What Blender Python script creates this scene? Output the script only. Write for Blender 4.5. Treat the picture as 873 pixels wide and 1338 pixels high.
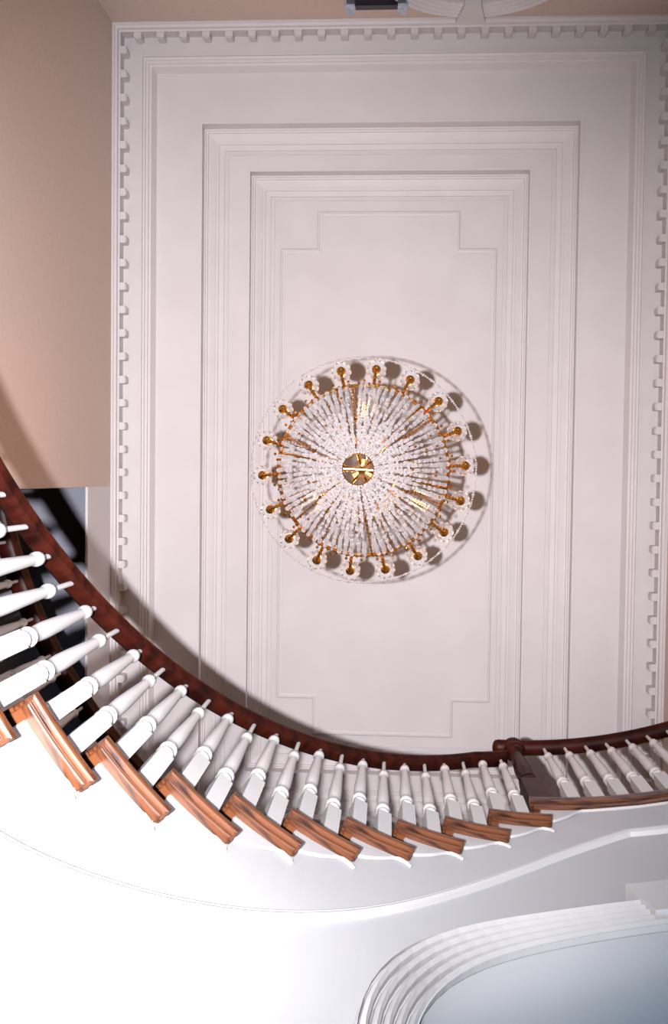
import bpy, bmesh, math, random
from mathutils import Vector, Matrix
random.seed(7)
for o in list(bpy.data.objects): bpy.data.objects.remove(o)
S = bpy.context.scene
COL = S.collection
PI = math.pi
Z0 = 1.36                                   # camera height above the floor
# ------------------------------------------------------------------ camera
RW = [[0.9982387977, 0.0135667785, -0.0577515826],
      [-0.0115466978, 0.9993146403, 0.0351699226],
      [0.0581891445, -0.0344411412, 0.9977112965]]
right = Vector((RW[0][0], RW[1][0], RW[2][0])); down = Vector((RW[0][1], RW[1][1], RW[2][1])); fwd = Vector((RW[0][2], RW[1][2], RW[2][2]))
cd = bpy.data.cameras.new('camera'); cam = bpy.data.objects.new('camera', cd); COL.objects.link(cam)
cd.sensor_fit = 'VERTICAL'; cd.sensor_height = 36; cd.sensor_width = 36; cd.lens = 1301 / 1338 * 36; cd.clip_start = .02
m = Matrix.Identity(4)
for r in range(3):
    m[r][0] = right[r]; m[r][1] = -down[r]; m[r][2] = -fwd[r]
m[0][3], m[1][3], m[2][3] = 0, 0, Z0
cam.matrix_world = m
S.camera = cam
# ------------------------------------------------------------------ light
w = bpy.data.worlds.new('world'); S.world = w; w.use_nodes = True
w.node_tree.nodes['Background'].inputs[0].default_value = (.5, .6, .8, 1)
w.node_tree.nodes['Background'].inputs[1].default_value = .03
S.view_settings.view_transform = 'Standard'; S.view_settings.look = 'None'
S.cycles.diffuse_bounces = 1
S.view_settings.exposure = 0; S.view_settings.gamma = 1; S.view_settings.use_curve_mapping = False
# the photographer's flash, on a bracket beside the camera
fl = bpy.data.lights.new('camera_flash', 'SPOT'); flo = bpy.data.objects.new('camera_flash', fl); COL.objects.link(flo)
fl.energy = 1660; fl.color = (1, .955, .995); fl.spot_size = math.radians(75); fl.spot_blend = 1; fl.shadow_soft_size = .022
fpos = Vector((0, 0, Z0)) - right * .178
aim = (fwd - right * .06 + down * .0).normalized()
flo.matrix_world = Matrix.Translation(fpos) @ aim.to_track_quat('-Z', 'Y').to_matrix().to_4x4()

# ------------------------------------------------------------------ helpers
def obj(name, me, mat, parent=None, smooth=False):
    if isinstance(me, bmesh.types.BMesh):
        bm = me; me = bpy.data.meshes.new(name)
        bmesh.ops.recalc_face_normals(bm, faces=bm.faces)
        if smooth:
            for f in bm.faces: f.smooth = True
        bm.to_mesh(me); bm.free()
    if mat and not me.materials: me.materials.append(mat)
    o = bpy.data.objects.new(name, me); COL.objects.link(o)
    if parent: o.parent = parent
    return o
def tag(o, label, cat, group=None):
    o['label'] = label; o['category'] = cat
    if group: o['group'] = group
    return o
def struct(o, label=None):
    o['kind'] = 'structure'
    if label: o['label'] = label
    return o
def thing(name, label, cat, loc=(0, 0, 0), group=None):
    o = bpy.data.objects.new(name, None); COL.objects.link(o); o.location = loc; o.empty_display_size = .1
    return tag(o, label, cat, group)
def box(bm, x0, x1, y0, y1, z0, z1):
    v = [bm.verts.new(p) for p in [(x0,y0,z0),(x1,y0,z0),(x1,y1,z0),(x0,y1,z0),(x0,y0,z1),(x1,y0,z1),(x1,y1,z1),(x0,y1,z1)]]
    for q in [(0,1,2,3),(4,5,6,7),(0,1,5,4),(1,2,6,5),(2,3,7,6),(3,0,4,7)]: bm.faces.new([v[i] for i in q])
def boxo(name, x0, x1, y0, y1, z0, z1, mat, parent=None):
    bm = bmesh.new(); box(bm, x0, x1, y0, y1, z0, z1); return obj(name, bm, mat, parent)
def loft(bm, rings, closed=False, caps=True):
    R = [[bm.verts.new(p) for p in r] for r in rings]
    n = len(R[0]); k = len(R)
    for i in range(k if closed else k - 1):
        a, b = R[i], R[(i + 1) % k]
        for j in range(n):
            bm.faces.new((a[j], a[(j+1) % n], b[(j+1) % n], b[j]))
    if caps and not closed:
        bm.faces.new(R[0]); bm.faces.new(R[-1])
def lathe(bm, prof, n=16, c=(0, 0, 0)):
    loft(bm, [[(c[0]+r*math.cos(2*PI*k/n), c[1]+r*math.sin(2*PI*k/n), c[2]+z) for k in range(n)] for r, z in prof])
def tube(bm, pts, rad, n=8):
    P = [Vector(p) for p in pts]; rings = []
    for i, p in enumerate(P):
        t = (P[min(i+1, len(P)-1)] - P[max(i-1, 0)]).normalized()
        up = Vector((0, 0, 1)) if abs(t.z) < .95 else Vector((1, 0, 0))
        u = t.cross(up).normalized(); v = t.cross(u)
        r = rad[i] if isinstance(rad, (list, tuple)) else rad
        rings.append([p + (u*math.cos(2*PI*k/n) + v*math.sin(2*PI*k/n))*r for k in range(n)])
    loft(bm, rings)
def ring(bm, R, r, z=0, n=64, k=8):
    loft(bm, [[((R+r*math.cos(2*PI*j/k))*math.cos(2*PI*i/n), (R+r*math.cos(2*PI*j/k))*math.sin(2*PI*i/n), z+r*math.sin(2*PI*j/k)) for j in range(k)] for i in range(n)], closed=True)
def bead(bm, p, r, rz=None, n=5):
    rz = rz or r; p = Vector(p)
    t = bm.verts.new(p + Vector((0, 0, rz))); b = bm.verts.new(p - Vector((0, 0, rz)))
    v = [bm.verts.new(p + Vector((r*math.cos(2*PI*k/n), r*math.sin(2*PI*k/n), 0))) for k in range(n)]
    for k in range(n):
        bm.faces.new((v[k], v[(k+1) % n], t)); bm.faces.new((v[(k+1) % n], v[k], b))

# ------------------------------------------------------------------ materials
def mat(name, col, rough=.5, metal=0, **kw):
    m = bpy.data.materials.new(name); m.use_nodes = True
    b = m.node_tree.nodes['Principled BSDF']
    b.inputs['Base Color'].default_value = (*col, 1); b.inputs['Roughness'].default_value = rough; b.inputs['Metallic'].default_value = metal
    for k, v in kw.items(): b.inputs[k].default_value = v
    return m
def vary(m, c1, c2, scale, stretch=(1, 1, 1), bump=0, detail=4, lo=.35, hi=.65, dist=0):
    nt = m.node_tree; b = nt.nodes['Principled BSDF']
    tc = nt.nodes.new('ShaderNodeTexCoord'); mp = nt.nodes.new('ShaderNodeMapping'); mp.inputs['Scale'].default_value = stretch
    nz = nt.nodes.new('ShaderNodeTexNoise'); nz.inputs['Scale'].default_value = scale; nz.inputs['Detail'].default_value = detail; nz.inputs['Distortion'].default_value = dist
    cr = nt.nodes.new('ShaderNodeValToRGB'); cr.color_ramp.elements[0].color = (*c1, 1); cr.color_ramp.elements[1].color = (*c2, 1)
    cr.color_ramp.elements[0].position = lo; cr.color_ramp.elements[1].position = hi
    nt.links.new(tc.outputs['Object'], mp.inputs[0]); nt.links.new(mp.outputs[0], nz.inputs['Vector'])
    nt.links.new(nz.outputs[0], cr.inputs[0]); nt.links.new(cr.outputs[0], b.inputs['Base Color'])
    if bump:
        bp = nt.nodes.new('ShaderNodeBump'); bp.inputs['Strength'].default_value = bump; bp.inputs['Distance'].default_value = .01
        nt.links.new(nz.outputs[0], bp.inputs['Height']); nt.links.new(bp.outputs[0], b.inputs['Normal'])
    return m
M = {}
M['ceil'] = vary(mat('ceiling_paint', (.8, .76, .76), .75), (.77, .735, .745), (.81, .775, .785), 3, bump=.03)
M['trim'] = vary(mat('trim_paint', (.8, .76, .76), .6), (.78, .745, .755), (.81, .775, .785), 5)
M['white'] = vary(mat('white_gloss_paint', (.59, .575, .565), .4), (.58, .565, .555), (.60, .585, .575), 6)
M['wall'] = vary(mat('white_wall_paint', (.51, .51, .515), .6), (.50, .50, .505), (.52, .52, .525), 2, bump=.02)
M['beige'] = vary(mat('beige_wall_paint', (.74, .585, .50), .7), (.72, .57, .485), (.76, .60, .515), 60, bump=.06)
M['rail'] = vary(mat('mahogany', (.1, .02, .01), .42, **{'Specular IOR Level': .12}), (.010, .002, .0015), (.042, .007, .0035), 9, (1, 1, 3), detail=6)
OAK = ((.022, .006, .003), (.125, .040, .014))
M['oak'] = vary(mat('oak_tread', (.4, .18, .07), .3), *OAK, 5, (14, 1.6, 14), detail=5, lo=.36, hi=.58, dist=.6)
M['oak_along'] = vary(mat('oak_landing', (.4, .18, .07), .3), *OAK, 5, (1.6, 14, 14), detail=5, lo=.36, hi=.58, dist=.6)
M['gold'] = mat('polished_gold', (.76, .38, .07), .2, 1)
M['crystal'] = mat('crystal_bead', (.76, .69, .68), .06, 0, IOR=1.55)
M['crystal'].node_tree.nodes['Principled BSDF'].inputs['Transmission Weight'].default_value = .5
M['glass'] = mat('cut_glass', (.97, .95, .95), .04, 0, IOR=1.45)
M['glass'].node_tree.nodes['Principled BSDF'].inputs['Transmission Weight'].default_value = .92
M['candle'] = mat('ivory_candle', (.85, .8, .7), .5)
M['bulb'] = mat('warm_bulb', (1, .8, .5), .3)
bb = M['bulb'].node_tree.nodes['Principled BSDF']; bb.inputs['Emission Color'].default_value = (1, .55, .22, 1); bb.inputs['Emission Strength'].default_value = 6
M['hall'] = vary(mat('grey_blue_paint', (.34, .35, .42), .7), (.33, .34, .41), (.35, .36, .43), 4)
M['floor'] = vary(mat('oak_floor', (.30, .17, .09), .35), (.22, .11, .05), (.36, .21, .11), 3, (1, 12, 1))
M['dark'] = mat('dark_frame', (.02, .015, .025), .35)
M['silver'] = vary(mat('pale_silver', (.55, .62, .75), .4, .3), (.45, .52, .66), (.68, .74, .84), 40)
M['canvas'] = mat('dim_canvas', (.05, .05, .07), .6)
M['pane'] = mat('night_pane', (.35, .42, .5), .1)
M['fill_glow'] = mat('fill_glow_pane', (.8, .9, 1), .3)
db = M['fill_glow'].node_tree.nodes['Principled BSDF']; db.inputs['Emission Color'].default_value = (.50, .73, 1, 1); db.inputs['Emission Strength'].default_value = 4.0  # cool glow for the added, unseen fill panes

# ------------------------------------------------------------------ plan of the stair
CX, CY, R = 0.5719, -0.3389, 1.5374
A0, DA, DE, H0, RISE = 2.5953, 0.1111, 0.1464, 2.0599 + Z0, 0.19
NL = 9; AJ = A0 - NL*DA; HL = H0 + NL*RISE         # landing starts at AJ, height HL
R2 = 2.3
C2 = (CX + (R - R2)*math.cos(AJ), CY + (R - R2)*math.sin(AJ))
ROUT = 2.43
NFIRST = -17
FL = H0 + (NFIRST-1)*RISE                          # floor, about 0
def plan(s, off=0):
    "point of the well edge at arc length s from the landing's start (negative down the stair), moved off outwards"
    if s <= 0:
        a = AJ - s/R; return CX + (R+off)*math.cos(a), CY + (R+off)*math.sin(a)
    b = AJ - s/R2; return C2[0] + (R2+off)*math.cos(b), C2[1] + (R2+off)*math.sin(b)
def ang(s): return AJ - s/R if s <= 0 else AJ - s/R2
def pv(s, off, z):
    x, y = plan(s, off); return (x, y, z)
XL, XR, YT, YB = -1.89, 1.80, -2.99, 2.96
ZC3, ZC2, ZC1, ZK = 7.2+Z0, 7.02+Z0, 6.84+Z0, 6.6+Z0     # ceiling levels, cornice foot
YO = .08                                                # end of the left wall
# s at which the landing edge meets the right wall
s = 0
while plan(s, .17)[0] < XR: s += .005
SEND = s
T = .14
# ------------------------------------------------------------------ room shell
FX, FY = 5.2, -6.2                                      # the ground-floor foyer runs on past the stairwell
struct(boxo('floor', XL-T, FX, FY, YB+T, FL-.1, FL, M['floor']))
struct(boxo('wall_foyer_left', XL-T, XL, FY, YT, FL, HL, M['beige']))
struct(boxo('wall_foyer_front', XL-T, FX+T, FY-T, FY, FL, HL, M['beige']))
struct(boxo('wall_foyer_right', FX, FX+T, FY, YB+T, FL, HL, M['beige']))
struct(boxo('ceiling_foyer', XL-T, FX, FY, YT-T, HL-.3, HL, M['wall']))
struct(boxo('ceiling_foyer_side', XR+T, FX, YT-T, YB+T, HL-.3, HL, M['wall']))
struct(boxo('wall_foyer_back', XR+T, FX, YB, YB+T, FL, HL-.3, M['beige']))
struct(boxo('wall_left', XL-T, XL, YT, YO, FL, ZK+.3, M['beige']), 'beige plaster wall beside the white opening')
struct(boxo('wall_right', XR, XR+T, YT, YB, HL-.3, ZK+.3, M['beige']))
struct(boxo('wall_back', -4.2, XR+T, YB, YB+T, FL, ZK+.3, M['wall']))
struct(boxo('wall_hall_return', -4.2, XL-T, YO-T, YO, HL-.3, ZK+.3, M['hall']))
struct(boxo('wall_hall_far', -4.34, -4.2, YO-T, YB+T, HL-.3, ZK+.3, M['hall']))
struct(boxo('ceiling_hall', -4.2, XL-.015, YO, YB, ZK-.02, ZK+.1, M['hall']))
struct(boxo('trim_header', XL-.015, XL, YO, YB, 6.10+Z0, ZK+.3, M['trim']), 'pale header above the hall opening')

# two unseen framed panes added to throw cool daylight onto the curved wall
for k, xw in enumerate((-.6, 2.2)):
    wn = bpy.data.objects.new('window_%d' % (k+3), None); COL.objects.link(wn); wn.location = (xw, FY, FL); struct(wn, 'unseen window-framed foyer pane added as cool fill')
    boxo('pane', .08, 1.82, .01, .02, .5, 4.2, M['fill_glow'], wn)
    bm = bmesh.new(); box(bm, 0, .08, 0, .06, .42, 4.28); box(bm, 1.82, 1.90, 0, .06, .42, 4.28); box(bm, .08, 1.82, 0, .06, .42, .5); box(bm, .08, 1.82, 0, .06, 4.2, 4.28); obj('frame', bm, M['white'], wn)
    for z in (1.42, 2.34, 3.26): boxo('glazing_bar', .08, 1.82, .021, .045, z-.015, z+.015, M['white'], wn)
    boxo('glazing_bar', .935, .965, .021, .045, .5, 4.2, M['white'], wn)
# front wall with the arched window
WX, WZ, WRI, WRO = .465, 5.945+Z0, .44, .60            # arch centre and radii
WB = HL + .35
def arch_cols(c, ri, n=28):
    return [c - ri*math.cos(PI*k/n) for k in range(n+1)]
bm = bmesh.new()
box(bm, XL-T, WX-WRI, YT-T, YT, HL-.3, ZK+.3); box(bm, WX+WRI, XR+T, YT-T, YT, HL-.3, ZK+.3); box(bm, WX-WRI, WX+WRI, YT-T, YT, HL-.3, WB)
xs = arch_cols(WX, WRI)
for x0, x1 in zip(xs, xs[1:]):
    z0 = WZ + math.sqrt(max(0, WRI**2-(x0-WX)**2)); z1 = WZ + math.sqrt(max(0, WRI**2-(x1-WX)**2)); zt = ZK+.3
    loft(bm, [[(x0, YT-T, z0), (x0, YT, z0), (x0, YT, zt), (x0, YT-T, zt)], [(x1, YT-T, z1), (x1, YT, z1), (x1, YT, zt), (x1, YT-T, zt)]])
struct(obj('wall_front', bm, M['beige']), 'beige plaster wall with the small arched window')

def arch_casing(bm, prof, place, sp, c, leg):
    "prof: list of (radius, proudness); place(x,z,proud)->point"
    rings = []
    for z in ([leg] if leg is not None else []):
        rings.append([place(c - r, z, d) for r, d in prof])
    n = 40
    for k in range(n+1):
        t = PI - PI*k/n
        rings.append([place(c + r*math.cos(t), sp + r*math.sin(t), d) for r, d in prof])
    if leg is not None: rings.append([place(c + r, leg, d) for r, d in prof])
    loft(bm, rings)
def fluted(ri, ro, d, k=5):
    p = [(ri, 0.0), (ri, d*.55)]
    ww = (ro-ri)/k
    for i in range(k):
        r0 = ri + ww*i; b = d*(.55 + .45*i/(k-1))
        p += [(r0 + ww*.12, b), (r0 + ww*.45, b + .010), (r0 + ww*.78, b), (r0 + ww*.86, b - .012), (r0 + ww*.97, b-.012)]
    p += [(ro, d), (ro, 0.0)]
    return p
win = bpy.data.objects.new('window_1', None); COL.objects.link(win); struct(win, 'arched window with fluted casing and keystone under the cornice')
bm = bmesh.new(); arch_casing(bm, fluted(WRI, WRO, .03, 4), lambda x, z, d: (x, YT + d, z), WZ, WX, WB); obj('casing', bm, M['trim'], win)
bm = bmesh.new()
loft(bm, [[(WX-.05, YT, WZ+WRI-.04), (WX+.05, YT, WZ+WRI-.04), (WX+.05, YT+.045, WZ+WRI-.04), (WX-.05, YT+.045, WZ+WRI-.04)],
          [(WX-.095, YT, WZ+WRO+.025), (WX+.095, YT, WZ+WRO+.025), (WX+.095, YT+.05, WZ+WRO+.025), (WX-.095, YT+.05, WZ+WRO+.025)]])
obj('keystone', bm, M['trim'], win)
bm = bmesh.new()
loft(bm, [[(x, y, z) for x, z in [(WX-WRI, WB)] + [(WX+WRI*math.cos(PI-PI*k/24), WZ+WRI*math.sin(PI*k/24)) for k in range(25)] + [(WX+WRI, WB)]] for y in (YT-.10, YT-.09)])
obj('pane', bm, M['pane'], win)
bm = bmesh.new(); box(bm, WX-.015, WX+.015, YT-.09, YT-.06, WB, WZ+WRI-.005); box(bm, WX-WRI+.004, WX+WRI-.004, YT-.09, YT-.06, WZ-.015, WZ+.015); obj('mullion', bm, M['trim'], win)
bm = bmesh.new(); box(bm, WX-WRO-.05, WX+WRO+.05, YT, YT+.08, WB-.05, WB); obj('window_sill', bm, M['trim'], win)

# ------------------------------------------------------------------ tray ceiling
XM, YM = -.05, -.01
def rectframe(bm, prof, hx, hy, cx=XM, cy=YM):
    "prof: closed list of (inward offset, z); swept round a rectangle of half size hx, hy"
    rings = []
    for sx, sy in [(-1, -1), (1, -1), (1, 1), (-1, 1)]:
        rings.append([(cx + sx*(hx-d), cy + sy*(hy-d), z) for d, z in prof])
    loft(bm, rings, closed=True)
struct(boxo('ceiling', XL-T, XR+T, YT-T, YB+T, ZC3, ZC3+.1, M['ceil']), 'pale stepped tray ceiling')
S1 = (1.287, 2.40); S2 = (.981, 2.131)
HXW, HYW = (XR-XL)/2, (YB-YT)/2; CXW, CYW = (XR+XL)/2, (YB+YT)/2
def slabframe(name, ox, oy, ocx, ocy, ix, iy, z0, z1):
    bm = bmesh.new(); rr = []
    for sx, sy in [(-1, -1), (1, -1), (1, 1), (-1, 1)]:
        rr.append([(ocx+sx*ox, ocy+sy*oy, z0), (XM+sx*ix, YM+sy*iy, z0), (XM+sx*ix, YM+sy*iy, z1), (ocx+sx*ox, ocy+sy*oy, z1)])
    loft(bm, rr, closed=True)
    return struct(obj(name, bm, M['ceil']))
slabframe('ceiling_tier_1', HXW, HYW, CXW, CYW, *S1, ZC1, ZC2)
slabframe('ceiling_tier_2', HXW, HYW, CXW, CYW, *S2, ZC2, ZC3)
# crown mouldings on the two risers
def crown(name, hx, hy, zlow, zhigh, label):
    v = zhigh - zlow
    prof = [(-.004, zlow-.012), (.010, zlow-.012), (.010, zlow+.012), (.004, zlow+.018), (.004, zlow+v*.60),
            (.012, zlow+v*.605), (.016, zlow+v*.66), (.026, zlow+v*.665), (.030, zlow+v*.72), (.046, zlow+v*.74), (.072, zlow+v*.80),
            (.084, zlow+v*.84), (.098, zlow+v*.845), (.100, zlow+v*.90), (.135, zlow+v*.93), (.137, zhigh-.003), (.165, zhigh-.006), (.167, zhigh+.002), (-.004, zhigh+.002)]
    bm = bmesh.new(); rectframe(bm, prof, hx, hy)
    return struct(obj(name, bm, M['trim']), label)
crown('trim_2', *S1, ZC1, ZC2, 'moulded frame round the outer ceiling step')
crown('trim_3', *S2, ZC2, ZC3, 'moulded frame round the inner ceiling step')
# thin notched bead on the centre panel
bm = bmesh.new()
hx1, hy1, hx2, hy2 = .772, 1.625, .508, 1.888
out = [(-hx2, -hy2), (hx2, -hy2), (hx2, -hy1), (hx1, -hy1), (hx1, hy1), (hx2, hy1), (hx2, hy2), (-hx2, hy2), (-hx2, hy1), (-hx1, hy1), (-hx1, -hy1), (-hx2, -hy1)]
rings = []
n = len(out)
for i in range(n):
    p, a, b = Vector(out[i]), Vector(out[i-1]), Vector(out[(i+1) % n])
    d1 = (p-a).normalized(); d2 = (b-p).normalized()
    nn = Vector((-d1.y, d1.x)) + Vector((-d2.y, d2.x))
    rr = []
    for o, z in [(0, ZC3+.001), (0, ZC3-.012), (.006, ZC3-.018), (.014, ZC3-.018), (.018, ZC3-.010), (.030, ZC3-.008), (.030, ZC3+.001)]:
        q = p + nn*o; rr.append((XM+q.x, YM+q.y, z))
    rings.append(rr)
loft(bm, rings, closed=True)
struct(obj('trim_4', bm, M['trim']), 'thin notched bead round the centre ceiling panel')
# cornice with dentils
zc = ZC1
prof = [(0, ZK), (.012, ZK), (.016, ZK+.012), (.030, ZK+.022), (.034, ZK+.05), (.044, ZK+.055), (.044, ZK+.175),
        (.160, ZK+.175), (.160, ZK+.160), (.172, ZK+.160), (.172, ZK+.185), (.184, ZK+.190), (.190, ZK+.205), (.204, ZK+.207), (.208, ZK+.222),
        (.222, ZK+.226), (.250, ZK+.250), (.268, ZK+.280), (.272, ZK+.282), (.296, ZK+.284), (.298, ZK+.292), (.340, ZK+.294), (.341, ZK+.296), (.342, zc+.002), (0, zc+.002)]
prof = [(d, ZK + (z-ZK)*(.8 if z < zc else 1)) for d, z in prof]
bm = bmesh.new(); rectframe(bm, prof, HXW, HYW, CXW, CYW)
cornice = struct(obj('trim_1', bm, M['trim']), 'white cornice with dentil blocks round the stairwell ceiling')
bm = bmesh.new()
box(bm, -.025, .025, 0, .036, .050, .139)
box(bm, -.018, .018, .036, .041, .060, .135)
dm = bpy.data.meshes.new('dentil'); bmesh.ops.recalc_face_normals(bm, faces=bm.faces); bm.to_mesh(dm); bm.free(); dm.materials.append(M['trim'])
def dentils(p0, p1, rot, count):
    for k in range(count):
        t = (k+.5)/count
        o = bpy.data.objects.new('dentil', dm); COL.objects.link(o); o.parent = cornice
        o.location = (p0[0]+(p1[0]-p0[0])*t, p0[1]+(p1[1]-p0[1])*t, ZK); o.rotation_euler = (0, 0, rot)
e = .043
dentils((XL+.08, YT+e), (XR-.08, YT+e), 0, 23)
dentils((XR-.08, YB-e), (XL+.08, YB-e), PI, 23)
dentils((XL+e, YT+.08), (XL+e, YB-.08), -PI/2, 37)
dentils((XR-e, YB-.08), (XR-e, YT+.08), PI/2, 37)

# ------------------------------------------------------------------ curved wall under the stair and landing, with the arched passage
OFF = .042                                   # stringer face behind the tread ends
SARC, ZSP, RI, RO = .40, 1.872+Z0, .882, 1.005   # arch
def top_at(s):
    if s >= -.0001: return HL - .036
    return None
def nosing(s): return HL + s/R/DA*RISE        # sloping nosing line
bm = bmesh.new()
segs = []
TH = .04
front = .036                                  # riser face lies behind the nosing
def sfront(i): return -(NL-i)*DA*R + front
for i in range(NFIRST, NL+1):
    a = sfront(i); b = sfront(i+1) if i < NL else SEND
    segs.append((a, b, H0 + i*RISE - TH + .004))
segs.append((SEND, SEND+.35, HL-.31))        # runs on past the upper side wall
def arch_h(s):
    d = abs(s-SARC)
    return FL if d > RI else ZSP + math.sqrt(max(0, RI*RI-d*d))
def wallcol(s, z0, z1, t=.16):
    return [pv(s, OFF, z0), pv(s, OFF, z1), pv(s, OFF+t, z1), pv(s, OFF+t, z0)]
brk = [SARC-RI, SARC+RI] + [SARC-RI*math.cos(PI*k/48) for k in range(1, 48)]
for a, b, zt in segs:
    st = sorted([a, b] + [q for q in brk if a < q < b])
    full = []
    for p, q in zip(st, st[1:]):
        k = max(1, int((q-p)/.05)); full += [p+(q-p)*j/k for j in range(k)]
    full.append(b)
    for p, q in zip(full, full[1:]):
        mid = (p+q)/2
        if abs(mid-SARC) > RI: loft(bm, [wallcol(p, FL, zt), wallcol(q, FL, zt)])
        else: loft(bm, [wallcol(p, arch_h(p) if abs(p-SARC) < RI-1e-6 else ZSP, zt), wallcol(q, arch_h(q) if abs(q-SARC) < RI-1e-6 else ZSP, zt)])
bmesh.ops.remove_doubles(bm, verts=bm.verts, dist=.0005)
struct(obj('wall_curved', bm, M['wall']), 'white curved wall under the staircase')
# vaulted passage behind the arch
bm = bmesh.new(); rings = []
for dp in (.001, .16, .5, 1.0, 1.55):
    cs = []
    for k in range(33):
        t = PI - PI*k/32; cs.append((SARC + (RI-.003)*math.cos(t), ZSP + (RI-.003)*math.sin(t)))
    cs = [(SARC-RI+.003, FL)] + cs + [(SARC+RI-.003, FL)]
    bx, by = plan(SARC, OFF); nx, ny = math.cos(ang(SARC)), math.sin(ang(SARC))
    rr = []
    for q, z in cs:
        if dp < .2: x, y = plan(q, OFF+dp)
        else: x, y = bx + nx*dp + ny*(q-SARC), by + ny*dp - nx*(q-SARC)
        rr.append((x, y, z))
    rings.append(rr)
RR = [[bm.verts.new(p) for p in r] for r in rings]
for a, b in zip(RR, RR[1:]):
    for j in range(len(a)-1): bm.faces.new((a[j], a[j+1], b[j+1], b[j]))
vault = obj('wall_passage', bm, M['wall'], None, True); struct(vault, 'white vaulted passage behind the arch')
sm = vault.modifiers.new('thickness', 'SOLIDIFY'); sm.thickness = .002; sm.offset = 1
# unseen glowing pane added at the passage end to light the vault blue
bx, by = plan(SARC, OFF); nx, ny = math.cos(ang(SARC)), math.sin(ang(SARC))
o = boxo('window_2', -.6, .6, -.01, .01, 0, 2.3, M['fill_glow']); o.location = (bx+nx*1.53, by+ny*1.53, FL+.4); o.rotation_euler = (0, 0, math.atan2(-nx, ny)); struct(o, 'unseen glowing fill pane added at the end of the vaulted passage')

arch = bpy.data.objects.new('trim_5', None); COL.objects.link(arch); struct(arch, 'white fluted arch casing with keystone on the curved wall')
bm = bmesh.new(); arch_casing(bm, fluted(RI, RO, .035, 5), lambda x, z, d: pv(x, OFF-d, z), ZSP, SARC, FL); obj('casing', bm, M['white'], arch)
bm = bmesh.new()
kz0, kz1 = ZSP+RI+.004, ZSP+RO+.045
loft(bm, [[pv(SARC-.19, OFF+.01, kz0), pv(SARC+.19, OFF+.01, kz0), pv(SARC+.19, OFF-.050, kz0), pv(SARC-.19, OFF-.050, kz0)],
          [pv(SARC-.235, OFF+.01, kz1), pv(SARC+.235, OFF+.01, kz1), pv(SARC+.235, OFF-.056, kz1), pv(SARC-.235, OFF-.056, kz1)]])
obj('keystone', bm, M['white'], arch)
# raised skirt moulding that follows the stair on the wall
key = [(-6.2, -1.0), (-1.349, 1.637), (-1.272, 1.721), (-1.189, 1.807), (-1.071, 1.927), (-.914, 2.1), (-.741, 2.305), (-.587, 2.495), (-.461, 2.667), (-.32, 2.864), (-.055, 3.19), (.121, 3.366), (.297, 3.472), (SEND, 3.475)]
def skirt(s):
    for (a, za), (b, zb) in zip(key, key[1:]):
        if a <= s <= b: return za + (zb-za)*(s-a)/(b-a) + Z0
ss = []
q = -3.6
while q < SEND: ss.append(q); q += .04
ss = sorted(ss + [.30]); 
zz = [skirt(q) for q in ss]
for _ in range(12):
    zz = [zz[0]] + [(zz[i-1]+2*zz[i]+zz[i+1])/4 if ss[i] < .22 else zz[i] for i in range(1, len(zz)-1)] + [zz[-1]]
bm = bmesh.new()
loft(bm, [[pv(s_, OFF+.004, z+.03), pv(s_, OFF-.008, z+.03), pv(s_, OFF-.013, z+.018), pv(s_, OFF-.011, z+.008), pv(s_, OFF-.018, z), pv(s_, OFF-.022, z-.012), pv(s_, OFF-.016, z-.024), pv(s_, OFF+.004, z-.03)] for s_, z in zip(ss, zz) if z > FL+.05])
struct(obj('trim_6', bm, M['white']), 'white band moulding rising with the stair along the curved wall')

# outer stair wall and the landing slab
bm = bmesh.new(); rings = []
for k in range(41):
    a = AJ + (PI - AJ)*k/40
    c_, s_ = math.cos(a), math.sin(a)
    rings.append([(CX+ROUT*c_, CY+ROUT*s_, FL), (CX+(ROUT+.02)*c_, CY+(ROUT+.02)*s_, FL), (CX+(ROUT+.02)*c_, CY+(ROUT+.02)*s_, HL-.26), (CX+ROUT*c_, CY+ROUT*s_, HL-.26)])
loft(bm, rings); struct(obj('wall_stair_outer', bm, M['wall']), 'curved wall on the far side of the stair')
pts = []
q = 0.04
while q < SEND-.04: pts.append(plan(q, OFF+.02)); q += .06
pts += [(XR, pts[-1][1]-.03), (XR, YB), (-4.2, YB), (-4.2, YO), (XL, YO)]
AG = PI - math.asin((YO-CY)/ROUT)
for k in range(31):
    a = AG + (AJ-.03-AG)*k/30; pts.append((CX+ROUT*math.cos(a), CY+ROUT*math.sin(a)))
bm = bmesh.new()
loft(bm, [[(x, y, z) for x, y in pts] for z in (HL-.26, HL-.002)])
bmesh.ops.triangulate(bm, faces=[f for f in bm.faces if len(f.verts) > 4])
struct(obj('floor_landing', bm, M['floor']), 'upper landing and gallery floor')

# ------------------------------------------------------------------ staircase
stair = thing('staircase', 'curved white staircase with brown oak treads and scrolled brackets', 'staircase', (CX, CY, FL))
def sector(bm, r0, r1, a0, a1, z0, z1, bev=.006, n=6):
    "annular sector; a0 > a1"
    def outline(i):
        o = []
        for k in range(n+1):
            a = a0 + (a1-a0)*k/n; aa = a - (i/r0 if k == 0 else 0) + (i/r0 if k == n else 0)
            o.append(((r0+i)*math.cos(aa), (r0+i)*math.sin(aa)))
        for k in range(n, -1, -1):
            a = a0 + (a1-a0)*k/n; aa = a - (i/r1 if k == 0 else 0) + (i/r1 if k == n else 0)
            o.append(((r1-i)*math.cos(aa), (r1-i)*math.sin(aa)))
        return o
    loft(bm, [[(x, y, z) for x, y in outline(i)] for i, z in [(bev, z0), (bev*.3, z0+bev*.4), (0, z0+bev), (0, z1-bev), (bev*.3, z1-bev*.4), (bev, z1)]])
bm = bmesh.new()
sector(bm, R, ROUT-.002, 0, -DE, -.030, 0, .008)
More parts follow.
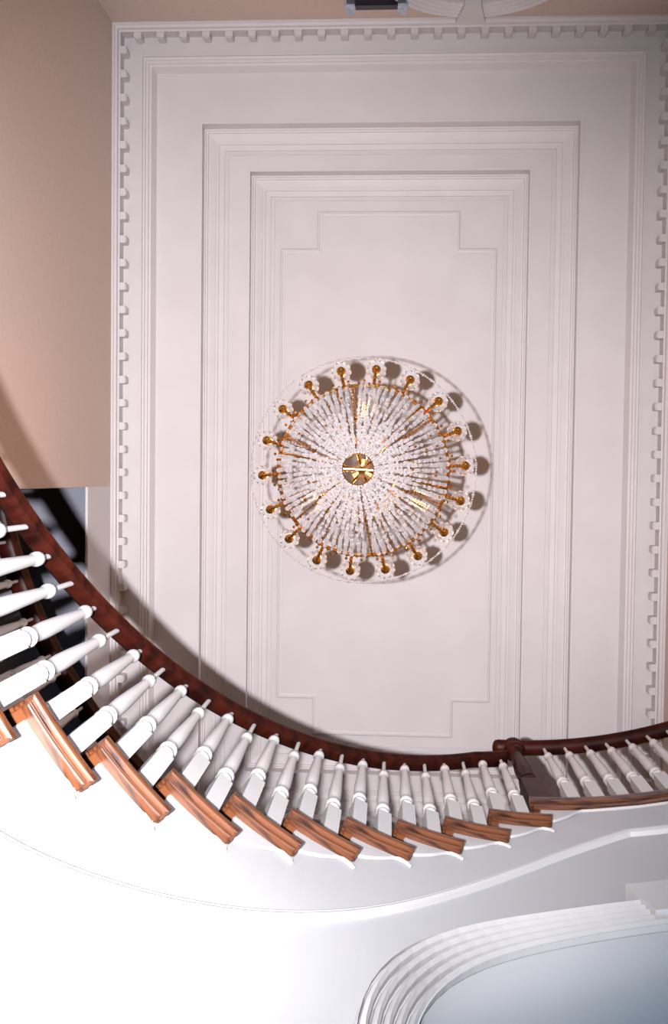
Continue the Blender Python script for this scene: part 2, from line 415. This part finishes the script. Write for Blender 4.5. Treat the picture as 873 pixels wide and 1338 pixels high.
sector(bm, R+.014, ROUT-.002, -.010/R, -DE+.006, -.046, -.030, .005)
tread_me = bpy.data.meshes.new('tread'); bmesh.ops.recalc_face_normals(bm, faces=bm.faces); bm.to_mesh(tread_me); bm.free(); tread_me.materials.append(M['oak'])
bm = bmesh.new(); fa = -(front+.0)/R
sector(bm, R+OFF+.002, ROUT-.002, fa, fa-.02/R, -RISE+.001, -.047, .002, 2)
riser_me = bpy.data.meshes.new('riser'); bmesh.ops.recalc_face_normals(bm, faces=bm.faces); bm.to_mesh(riser_me); bm.free(); riser_me.materials.append(M['oak'])
# scrolled bracket plate under each tread end
curve = [(.038, -.175), (.055, -.172), (.07, -.166), (.09, -.150), (.107, -.134), (.130, -.112), (.152, -.086), (.170, -.066), (.187, -.056), (.202, -.060), (.214, -.072), (.222, -.082)]
def bracket_mesh(name, curve, pos):
    bm = bmesh.new()
    loft(bm, [[pos(s_, OFF+.003, z), pos(s_, OFF-.005, z), pos(s_, OFF-.005, -.047), pos(s_, OFF+.003, -.047)] for s_, z in curve])
    for j, (s_, z) in enumerate(curve): pass
    tube(bm, [pos(s_, OFF-.006, z) for s_, z in curve], .0045, 6)
    me = bpy.data.meshes.new(name); bmesh.ops.recalc_face_normals(bm, faces=bm.faces); bm.to_mesh(me); bm.free(); me.materials.append(M['white']); return me
br_me = bracket_mesh('bracket', curve, lambda s_, off, z: ((R+off)*math.cos(-s_/R), (R+off)*math.sin(-s_/R), z))
for i in range(NFIRST, NL):
    a = A0 - i*DA
    for nm, me in (('tread', tread_me), ('riser', riser_me), ('bracket', br_me)):
        o = bpy.data.objects.new(nm, me); COL.objects.link(o); o.parent = stair
        o.location = (0, 0, H0 + i*RISE - FL); o.rotation_euler = (0, 0, a)
# top riser and the landing nosing
o = bpy.data.objects.new('riser', riser_me); COL.objects.link(o); o.parent = stair; o.location = (0, 0, HL-FL); o.rotation_euler = (0, 0, AJ)
lc = Vector((CX, CY, HL))
def lpv(s_, off, z): 
    x, y = plan(s_, off); return (x-CX, y-CY, z + HL - FL)
bm = bmesh.new()
def strip(bm, o0, o1, z0, z1, b, sa):
    L = [sa + (SEND-.06-sa)*k/40 for k in range(41)]
    loft(bm, [[lpv(s_, o0+b, z0), lpv(s_, o0, z0+b), lpv(s_, o0, z1-b), lpv(s_, o0+b, z1), lpv(s_, o1, z1), lpv(s_, o1, z0)] for s_ in L])
strip(bm, 0, .16, -.030, 0, .008, 0.0); strip(bm, .02, .16, -.046, -.030, .006, .012)
sector(bm, R+.161, ROUT-.002, AJ, AJ-.1/R, -.030+HL-FL, HL-FL-.0005, .008, 3); sector(bm, R+.161, ROUT-.002, AJ-.012/R, AJ-.1/R, -.046+HL-FL, -.0305+HL-FL, .005, 3)
obj('landing_nosing', bm, M['oak_along'], stair)
lcurve = curve[:-3] + [(.21, -.056), (.26, -.052), (.4, -.052)] + [(.4+k*.05, -.052) for k in range(1, int((SEND-.5)/.05))]
o = obj('landing_bracket', bracket_mesh('landing_bracket', lcurve, lpv), None, stair)

# ------------------------------------------------------------------ balusters, rails
def baluster_mesh(name, pin):
    bm = bmesh.new(); b = .0235
    loft(bm, [[(-q, -q, z), (q, -q, z), (q, q, z), (-q, q, z)] for q, z in [(b, 0), (b, .318), (b*.8, .332)]])
    lathe(bm, [(.012, .325), (.0225, .333), (.0255, .345), (.0235, .357), (.0165, .364), (.016, .370), (.0215, .376), (.0265, .388), (.0225, .401),
               (.0175, .410), (.0205, .44), (.0225, .49), (.0215, .55), (.019, .63), (.0165, .71), (.0145, .765), (.0145, .778), (.0185, .787), (.0205, .802), (.0195, .818), (.012, .829), (.0078, .832), (.0074, pin)], 14)
    me = bpy.data.meshes.new(name); bmesh.ops.recalc_face_normals(bm, faces=bm.faces)
    for f in bm.faces:
        f.smooth = len(f.verts) == 4 and .335 < f.calc_center_median().z < .829
    bm.to_mesh(me); bm.free(); me.materials.append(M['white']); return me
bal_a, bal_b, bal_l = baluster_mesh('baluster_short', .895), baluster_mesh('baluster_long', .99), baluster_mesh('baluster_level', .956)
BOFF = .058
def rail_prof(c, tdir, z):
    "rail section at plan point c (normal n), underside at z"
    pass
RP = [(-.021, 0), (.021, 0), (.025, .006), (.025, .014), (.033, .020), (.036, .034), (.031, .047), (.018, .056), (0, .059), (-.018, .056), (-.031, .047), (-.036, .034), (-.033, .020), (-.025, .014), (-.025, .006)]
def roff(n): return .862 - .0118*n
def rail_z(s_):
    n = NL + s_/R/DA
    return H0 + n*RISE + roff(n)
main = thing('stair_balustrade', 'curving balustrade of white turned balusters under a dark mahogany handrail', 'balustrade', (CX, CY, FL))
bm = bmesh.new(); rings = []
L = [-5.05 + k*.05 for k in range(0, 102)]
for s_ in L:
    if s_ > .02: break
    z = rail_z(s_) - FL
    x, y = plan(s_, BOFF); nx_, ny_ = math.cos(ang(s_)), math.sin(ang(s_))
    if s_ > -.15: z = min(z, rail_z(-.15) - FL + (s_+.15)*.25*2)
    rings.append([(x-CX + nx_*u, y-CY + ny_*u, z + v) for u, v in RP])
loft(bm, rings); obj('handrail', bm, M['rail'], main, True)
for i in range(NFIRST, NL):
    for fr, me in ((.32, bal_a), (.82, bal_b)):
        a = A0 - (i+fr)*DA
        o = bpy.data.objects.new('baluster', me); COL.objects.link(o); o.parent = main
        o.location = ((R+BOFF)*math.cos(a), (R+BOFF)*math.sin(a), H0 + i*RISE - FL)
        n = i + fr
        need = rail_z(-(NL-n)*DA*R) + .012 - (H0 + i*RISE)
        o.scale = (1, 1, need/(.895 if me is bal_a else .99)); o.rotation_euler = (0, 0, a)
# starting post at the foot of the stair and the newel at the landing
def newel_mesh(h):
    bm = bmesh.new(); b = .043
    loft(bm, [[(-q, -q, z), (q, -q, z), (q, q, z), (-q, q, z)] for q, z in [(b, 0), (b, .30), (b*.85, .312)]])
    lathe(bm, [(.03, .305), (.04, .318), (.043, .335), (.034, .35), (.030, .362), (.040, .375), (.036, .39), (.028, .41), (.036, .47), (.038, .54), (.031, .66), (.025, h-.10), (.026, h-.075), (.038, h-.065), (.042, h-.05), (.036, h-.04), (.046, h-.03), (.05, h-.012), (.046, h)], 24)
    for f in bm.faces: f.smooth = len(f.verts) == 4 and f.calc_center_median().z > .32
    return bm
o = obj('newel_post', newel_mesh(.86), M['rail'], main); x, y = plan(.05, BOFF+.005); o.location = (x-CX, y-CY, HL-FL); o.rotation_euler = (0, 0, AJ)
# landing rail
land = thing('landing_balustrade', 'level balustrade of white turned balusters on the landing edge beside the dark newel', 'balustrade', (CX, CY, HL))
ZR = .858
bm = bmesh.new(); rings = []
Ls = [-.045, -.042, -.034, -.02] + [k*.06 for k in range(0, int(SEND/.06))]
for j, s_ in enumerate(Ls):
    x, y = plan(s_, BOFF); nx_, ny_ = math.cos(ang(s_)), math.sin(ang(s_)); f = [.15, .6, .9, 1][j] if j < 4 else 1
    rings.append([(x-CX + nx_*u*f, y-CY + ny_*u*f, ZR + .03 + (v-.03)*f) for u, v in RP])
loft(bm, rings); lr = obj('handrail', bm, M['rail'], land, True)
bm = bmesh.new(); x, y = plan(.05, BOFF+.005); lathe(bm, [(.03, -.004), (.05, .004), (.05, .052), (.046, .062), (.02, .068), (.022, .078), (.012, .085)], 20, (x-CX, y-CY, ZR)); obj('rail_cap', bm, M['rail'], land, True)
k = 0
s_ = .185
while s_ < SEND-.08:
    x, y = plan(s_, BOFF)
    o = bpy.data.objects.new('baluster', bal_l); COL.objects.link(o); o.parent = land; o.location = (x-CX, y-CY, 0); o.rotation_euler = (0, 0, ang(s_)); o.scale = (1, 1, .915); s_ += .0925
# gallery balustrade on the far side of the stair
gal = thing('gallery_balustrade', 'far gallery balustrade with dark rail and white balusters half hidden behind the stair rail', 'balustrade', (CX, CY, HL))
RG = ROUT + .045
bm = bmesh.new(); rings = []
for k in range(41):
    a = (AG-.01) + (AJ+.05-AG)*k/40
    rings.append([((RG+u*1.5)*math.cos(a), (RG+u*1.5)*math.sin(a), .80+v*1.2) for u, v in RP])
loft(bm, rings); obj('handrail', bm, M['rail'], gal, True)
a = 2.87+.0387
while a > AJ+.08:
    o = bpy.data.objects.new('baluster', bal_l); COL.objects.link(o); o.parent = gal; o.location = (RG*math.cos(a), RG*math.sin(a), 0); o.rotation_euler = (0, 0, a); o.scale = (1, 1, .815/.956); a -= .0387

# ------------------------------------------------------------------ chandelier
CHX, CHY, ZR0 = -.129, -.030, 4.40+Z0
ch = thing('chandelier', 'large gilt and crystal chandelier with eighteen arms and a beaded basket', 'chandelier', (CHX, CHY, ZR0))
RB, RC, RS = .378, .452, .500      # basket ring, cup circle, outer garland
ZB = -.62                          # foot of the basket
bm = bmesh.new(); ring(bm, RB, .0045, 0, 72); ring(bm, RB-.004, .004, .035, 72)
for k in range(54):
    a = 2*PI*k/54; bead(bm, (RB*math.cos(a)*1.01, RB*math.sin(a)*1.01, -.004), .0065)
obj('gilt_ring', bm, M['gold'], ch)
bm = bmesh.new(); ring(bm, .20, .006, -.36, 56)
for k in range(56):
    a = 2*PI*k/56; bead(bm, (.206*math.cos(a), .206*math.sin(a), -.366), .007)
obj('gilt_ring', bm, M['gold'], ch)
def basket(t):                     # t 0 at the ring .. 1 at the hub
    r = RB + (.062-RB)*t
    return r, ZB*math.sin(t*PI/2)**.9
# one strand of graded crystal beads, copied round
def strand(name, t0, t1, n, r0, r1, bulge=0, dz=0):
    bm = bmesh.new()
    for k in range(n):
        t = t0 + (t1-t0)*(k+.5)/n; r, z = basket(t); q = r0 + (r1-r0)*k/n
        bead(bm, (r+bulge, random.uniform(-.0015, .0015), z+dz), q*random.choice((.55, .8, 1, 1.15)), q*1.05, 6)
    me = bpy.data.meshes.new(name); bmesh.ops.recalc_face_normals(bm, faces=bm.faces); bm.to_mesh(me); bm.free(); me.materials.append(M['crystal']); return me
sme = [strand('crystal_strand', 0.01, .99, 42, .0094, .0045) for _ in range(6)]
NS = 78
for k in range(NS):
    if k % 13 in (5,): continue
    o = bpy.data.objects.new('crystal_strand', sme[k*5 % 6]); COL.objects.link(o); o.parent = ch; o.rotation_euler = (0, 0, 2*PI*(k+random.uniform(-.12, .12))/NS)
sme2 = [strand('inner_strand', .52, .99, 24, .006, .004, -.004, -.012) for _ in range(2)]
for k in range(39):
    o = bpy.data.objects.new('inner_strand', sme2[k % 2]); COL.objects.link(o); o.parent = ch; o.rotation_euler = (0, 0, 2*PI*(k+.25)/39)
# gilt spokes seen between the strands
bm = bmesh.new()
for k in range(9): bead(bm, (.21+.018*k, 0, -.345+.0385*k), .007, .009, 6)
tube(bm, [(.20, 0, -.36), (RB, 0, -.01)], .004, 6)
sp = bpy.data.meshes.new('gilt_spoke'); bmesh.ops.recalc_face_normals(bm, faces=bm.faces); bm.to_mesh(sp); bm.free(); sp.materials.append(M['gold'])
for k in range(6):
    o = bpy.data.objects.new('gilt_spoke', sp); COL.objects.link(o); o.parent = ch; o.rotation_euler = (0, 0, 2*PI*(13*k+5)/NS)
# small gilt drops scattered on the basket
bm = bmesh.new()
for k in range(40):
    a = random.uniform(0, 2*PI); r, z = basket(random.uniform(.1, .6)); bead(bm, ((r+.01)*math.cos(a), (r+.01)*math.sin(a), z-.004), .006, .010)
for k in range(36):
    a = 2*PI*k/36; bead(bm, ((RB+.016)*math.cos(a), (RB+.016)*math.sin(a), -.02), .007, .010)
obj('gilt_drops', bm, M['gold'], ch)['kind'] = 'stuff'
# hub at the foot: open gilt ring with small beads
hub = bm = bmesh.new(); ring(bm, .060, .004, ZB, 40)
for k in range(1):
    a = .05; tube(bm, [(.060*math.cos(a), .060*math.sin(a), ZB), (-.060*math.cos(a), -.060*math.sin(a), ZB)], .0035, 6)
for k in range(10):
    a = 2*PI*k/10; bead(bm, (.062*math.cos(a), .062*math.sin(a), ZB-.006), .007)
hub = obj('gilt_hub', bm, M['gold'], ch)
bm = bmesh.new()
for k in range(20):
    a = 2*PI*k/20; bead(bm, (.074*math.cos(a), .074*math.sin(a), ZB-.004), .010, .013, 6)
obj('crystal_collar', bm, M['crystal'], hub)
# centre stem, chain and canopy
bm = bmesh.new()
lathe(bm, [(.003, -.20), (.02, -.16), (.03, -.05), (.05, 0), (.03, .05), (.014, .12), (.014, .5), (.035, .56), (.02, .64), (.012, .7)], 16); 
for k in range(6):
    a = PI*k/3+.2; tube(bm, [(.02*math.cos(a), .02*math.sin(a), 0), (RB*math.cos(a), RB*math.sin(a), 0)], .006, 6)
stem = obj('stem', bm, M['gold'], ch, True)
bm = bmesh.new(); ring(bm, .15, .008, .62, 40)
for k in range(4):
    a = PI*k/2; tube(bm, [(0, 0, .62), (.15*math.cos(a), .15*math.sin(a), .62)], .005, 6)
obj('crown_ring', bm, M['gold'], ch)
bm = bmesh.new()
for k in range(30):
    t = (k+.5)/30; bead(bm, (.15 + (RB-.15)*t**1.8, 0, .62*(1-t) + .03), .008, .010, 6)
um = bpy.data.meshes.new('upper_strand'); bmesh.ops.recalc_face_normals(bm, faces=bm.faces); bm.to_mesh(um); bm.free(); um.materials.append(M['crystal'])
for k in range(36):
    o = bpy.data.objects.new('upper_strand', um); COL.objects.link(o); o.parent = ch; o.rotation_euler = (0, 0, 2*PI*k/36)
bm = bmesh.new(); z = .70; top = ZC3 - ZR0 - .06; k = 0
while z < top:
    a = (PI/2)*(k % 2); c_, s_ = math.cos(a), math.sin(a)
    loft(bm, [[((.014+.004*math.cos(2*PI*j/6))*math.cos(2*PI*i/12)*c_, (.014+.004*math.cos(2*PI*j/6))*math.cos(2*PI*i/12)*s_, z+.022+1.5*(.014+.004*math.cos(2*PI*j/6))*math.sin(2*PI*i/12)) if False else
               (c_*(.014+.004*math.cos(2*PI*j/6))*math.cos(2*PI*i/12) - s_*.004*math.sin(2*PI*j/6), s_*(.014+.004*math.cos(2*PI*j/6))*math.cos(2*PI*i/12) + c_*.004*math.sin(2*PI*j/6), z+.022+1.5*(.014+.004*math.cos(2*PI*j/6))*math.sin(2*PI*i/12)) for j in range(6)] for i in range(12)], closed=True)
    z += .036; k += 1
obj('chain', bm, M['gold'], ch)
bm = bmesh.new(); lathe(bm, [(.006, top-.02), (.03, top), (.075, top+.035), (.085, top+.06)], 24); obj('canopy', bm, M['gold'], ch, True)
# arms with cup, glass dish, candle and bulb
bm = bmesh.new(); P = []
for k in range(17):
    t = k/16; P.append((RB-.01 + (RC-RB+.01)*t, 0, .0 - .045*math.sin(t*PI*1.0) + .03*t))
tube(bm, P, [.0065]*17, 8)
for k in range(1, 6): bead(bm, (P[k*3-1][0], 0, P[k*3-1][2]-.003), .0088, .0095, 6)
arm_me = bpy.data.meshes.new('arm'); bmesh.ops.recalc_face_normals(bm, faces=bm.faces); bm.to_mesh(arm_me); bm.free(); arm_me.materials.append(M['gold'])
def lm(name, prof, mt, n=18, smooth=True):
    bm = bmesh.new(); lathe(bm, prof, n); me = bpy.data.meshes.new(name); bmesh.ops.recalc_face_normals(bm, faces=bm.faces)
    for f in bm.faces: f.smooth = smooth
    bm.to_mesh(me); bm.free(); me.materials.append(mt); return me
cup_me = lm('cup', [(.002, -.002), (.010, .002), (.0195, .012), (.0205, .024), (.013, .032), (.010, .038)], M['gold'])
bm = bmesh.new(); nseg = 40
def dish(r, z, amp): return [(r*(1+amp*math.cos(10*2*PI*i/nseg))*math.cos(2*PI*i/nseg), r*(1+amp*math.cos(10*2*PI*i/nseg))*math.sin(2*PI*i/nseg), z) for i in range(nseg)]
loft(bm, [dish(.010, .036, 0), dish(.026, .036, .02), dish(.040, .042, .05), dish(.044, .050, .06), dish(.040, .049, .05), dish(.026, .041, .02), dish(.010, .041, 0)])
dish_me = bpy.data.meshes.new('glass_dish'); bmesh.ops.recalc_face_normals(bm, faces=bm.faces); bm.to_mesh(dish_me); bm.free(); dish_me.materials.append(M['glass'])
bm = bmesh.new()
for k in range(10): a = 2*PI*(k+.5)/10; bead(bm, (.040*math.cos(a), .040*math.sin(a), .030), .005, .010, 5)
drop_me = bpy.data.meshes.new('crystal_drops'); bmesh.ops.recalc_face_normals(bm, faces=bm.faces); bm.to_mesh(drop_me); bm.free(); drop_me.materials.append(M['crystal'])
cand_me = lm('candle', [(.011, .036), (.011, .13), (.009, .132)], M['candle'], 12)
bulb_me = lm('bulb', [(.006, .13), (.012, .148), (.011, .165), (.004, .19), (.001, .197)], M['bulb'], 12)
NA = 18
sw_me = None
bm = bmesh.new(); n = 17
for k in range(n):
    t = k/(n-1); a = (t-.5)*2*PI/NA; sag = -.05*math.sin(t*PI)
    bead(bm, (RS*math.cos(a)*(1-.012*math.sin(t*PI)), RS*math.sin(a), .035+sag), (.0052 if k % 4 else .0072), None, 5)
sw_me = bpy.data.meshes.new('bead_swag'); bmesh.ops.recalc_face_normals(bm, faces=bm.faces); bm.to_mesh(sw_me); bm.free(); sw_me.materials.append(M['crystal'])
for k in range(NA):
    a = 2*PI*(k-.165)/NA
    arm = bpy.data.objects.new('arm', arm_me); COL.objects.link(arm); arm.parent = ch; arm.rotation_euler = (0, 0, a)
    for nm, me in (('cup', cup_me), ('glass_dish', dish_me), ('crystal_drops', drop_me), ('candle', cand_me), ('bulb', bulb_me)):
        o = bpy.data.objects.new(nm, me); COL.objects.link(o); o.parent = arm; o.location = (RC, 0, .022)
    o = bpy.data.objects.new('bead_swag', sw_me); COL.objects.link(o); o.parent = ch; o.rotation_euler = (0, 0, a+PI/NA)
# the chandelier's own warm light
for k in range(3):
    L_ = bpy.data.lights.new('chandelier_lamp', 'POINT'); L_.energy = 8; L_.color = (1, .42, .12); L_.shadow_soft_size = .05
    o = bpy.data.objects.new('chandelier_lamp', L_); COL.objects.link(o); o.parent = ch; o.location = (.30*math.cos(2*PI*k/3+.5), .30*math.sin(2*PI*k/3+.5), .40)

# ------------------------------------------------------------------ dark framed picture high on the front wall
pic = thing('framed_picture', 'dark framed picture with pale silvery corner mounts on beige wall near arched window', 'picture', (-.137, YT, 5.45+Z0))
bm = bmesh.new()
x0, x1, zt = -.185, .185, .925
box(bm, x0, x1, .002, .05, zt-.06, zt); box(bm, x0, x1, .002, .05, 0, .06); box(bm, x0, x0+.05, .002, .05, .06, zt-.06); box(bm, x1-.05, x1, .002, .05, .06, zt-.06)
obj('frame', bm, M['dark'], pic)
bm = bmesh.new(); box(bm, x0+.05, x1-.05, .002, .02, .06, zt-.06); obj('canvas', bm, M['canvas'], pic)
for sx in (-1, 1):
    bm = bmesh.new(); xx = sx*.165
    loft(bm, [[(xx+dx*q, y, z) for dx, y in ((-1, .003), (1, .003), (1, .06), (-1, .06))] for q, z in ((.03, zt-.08), (.034, zt-.02), (.026, zt+.01), (.022, zt+.04), (.012, zt+.052))])
    obj('corner_mount', bm, M['silver'], pic)
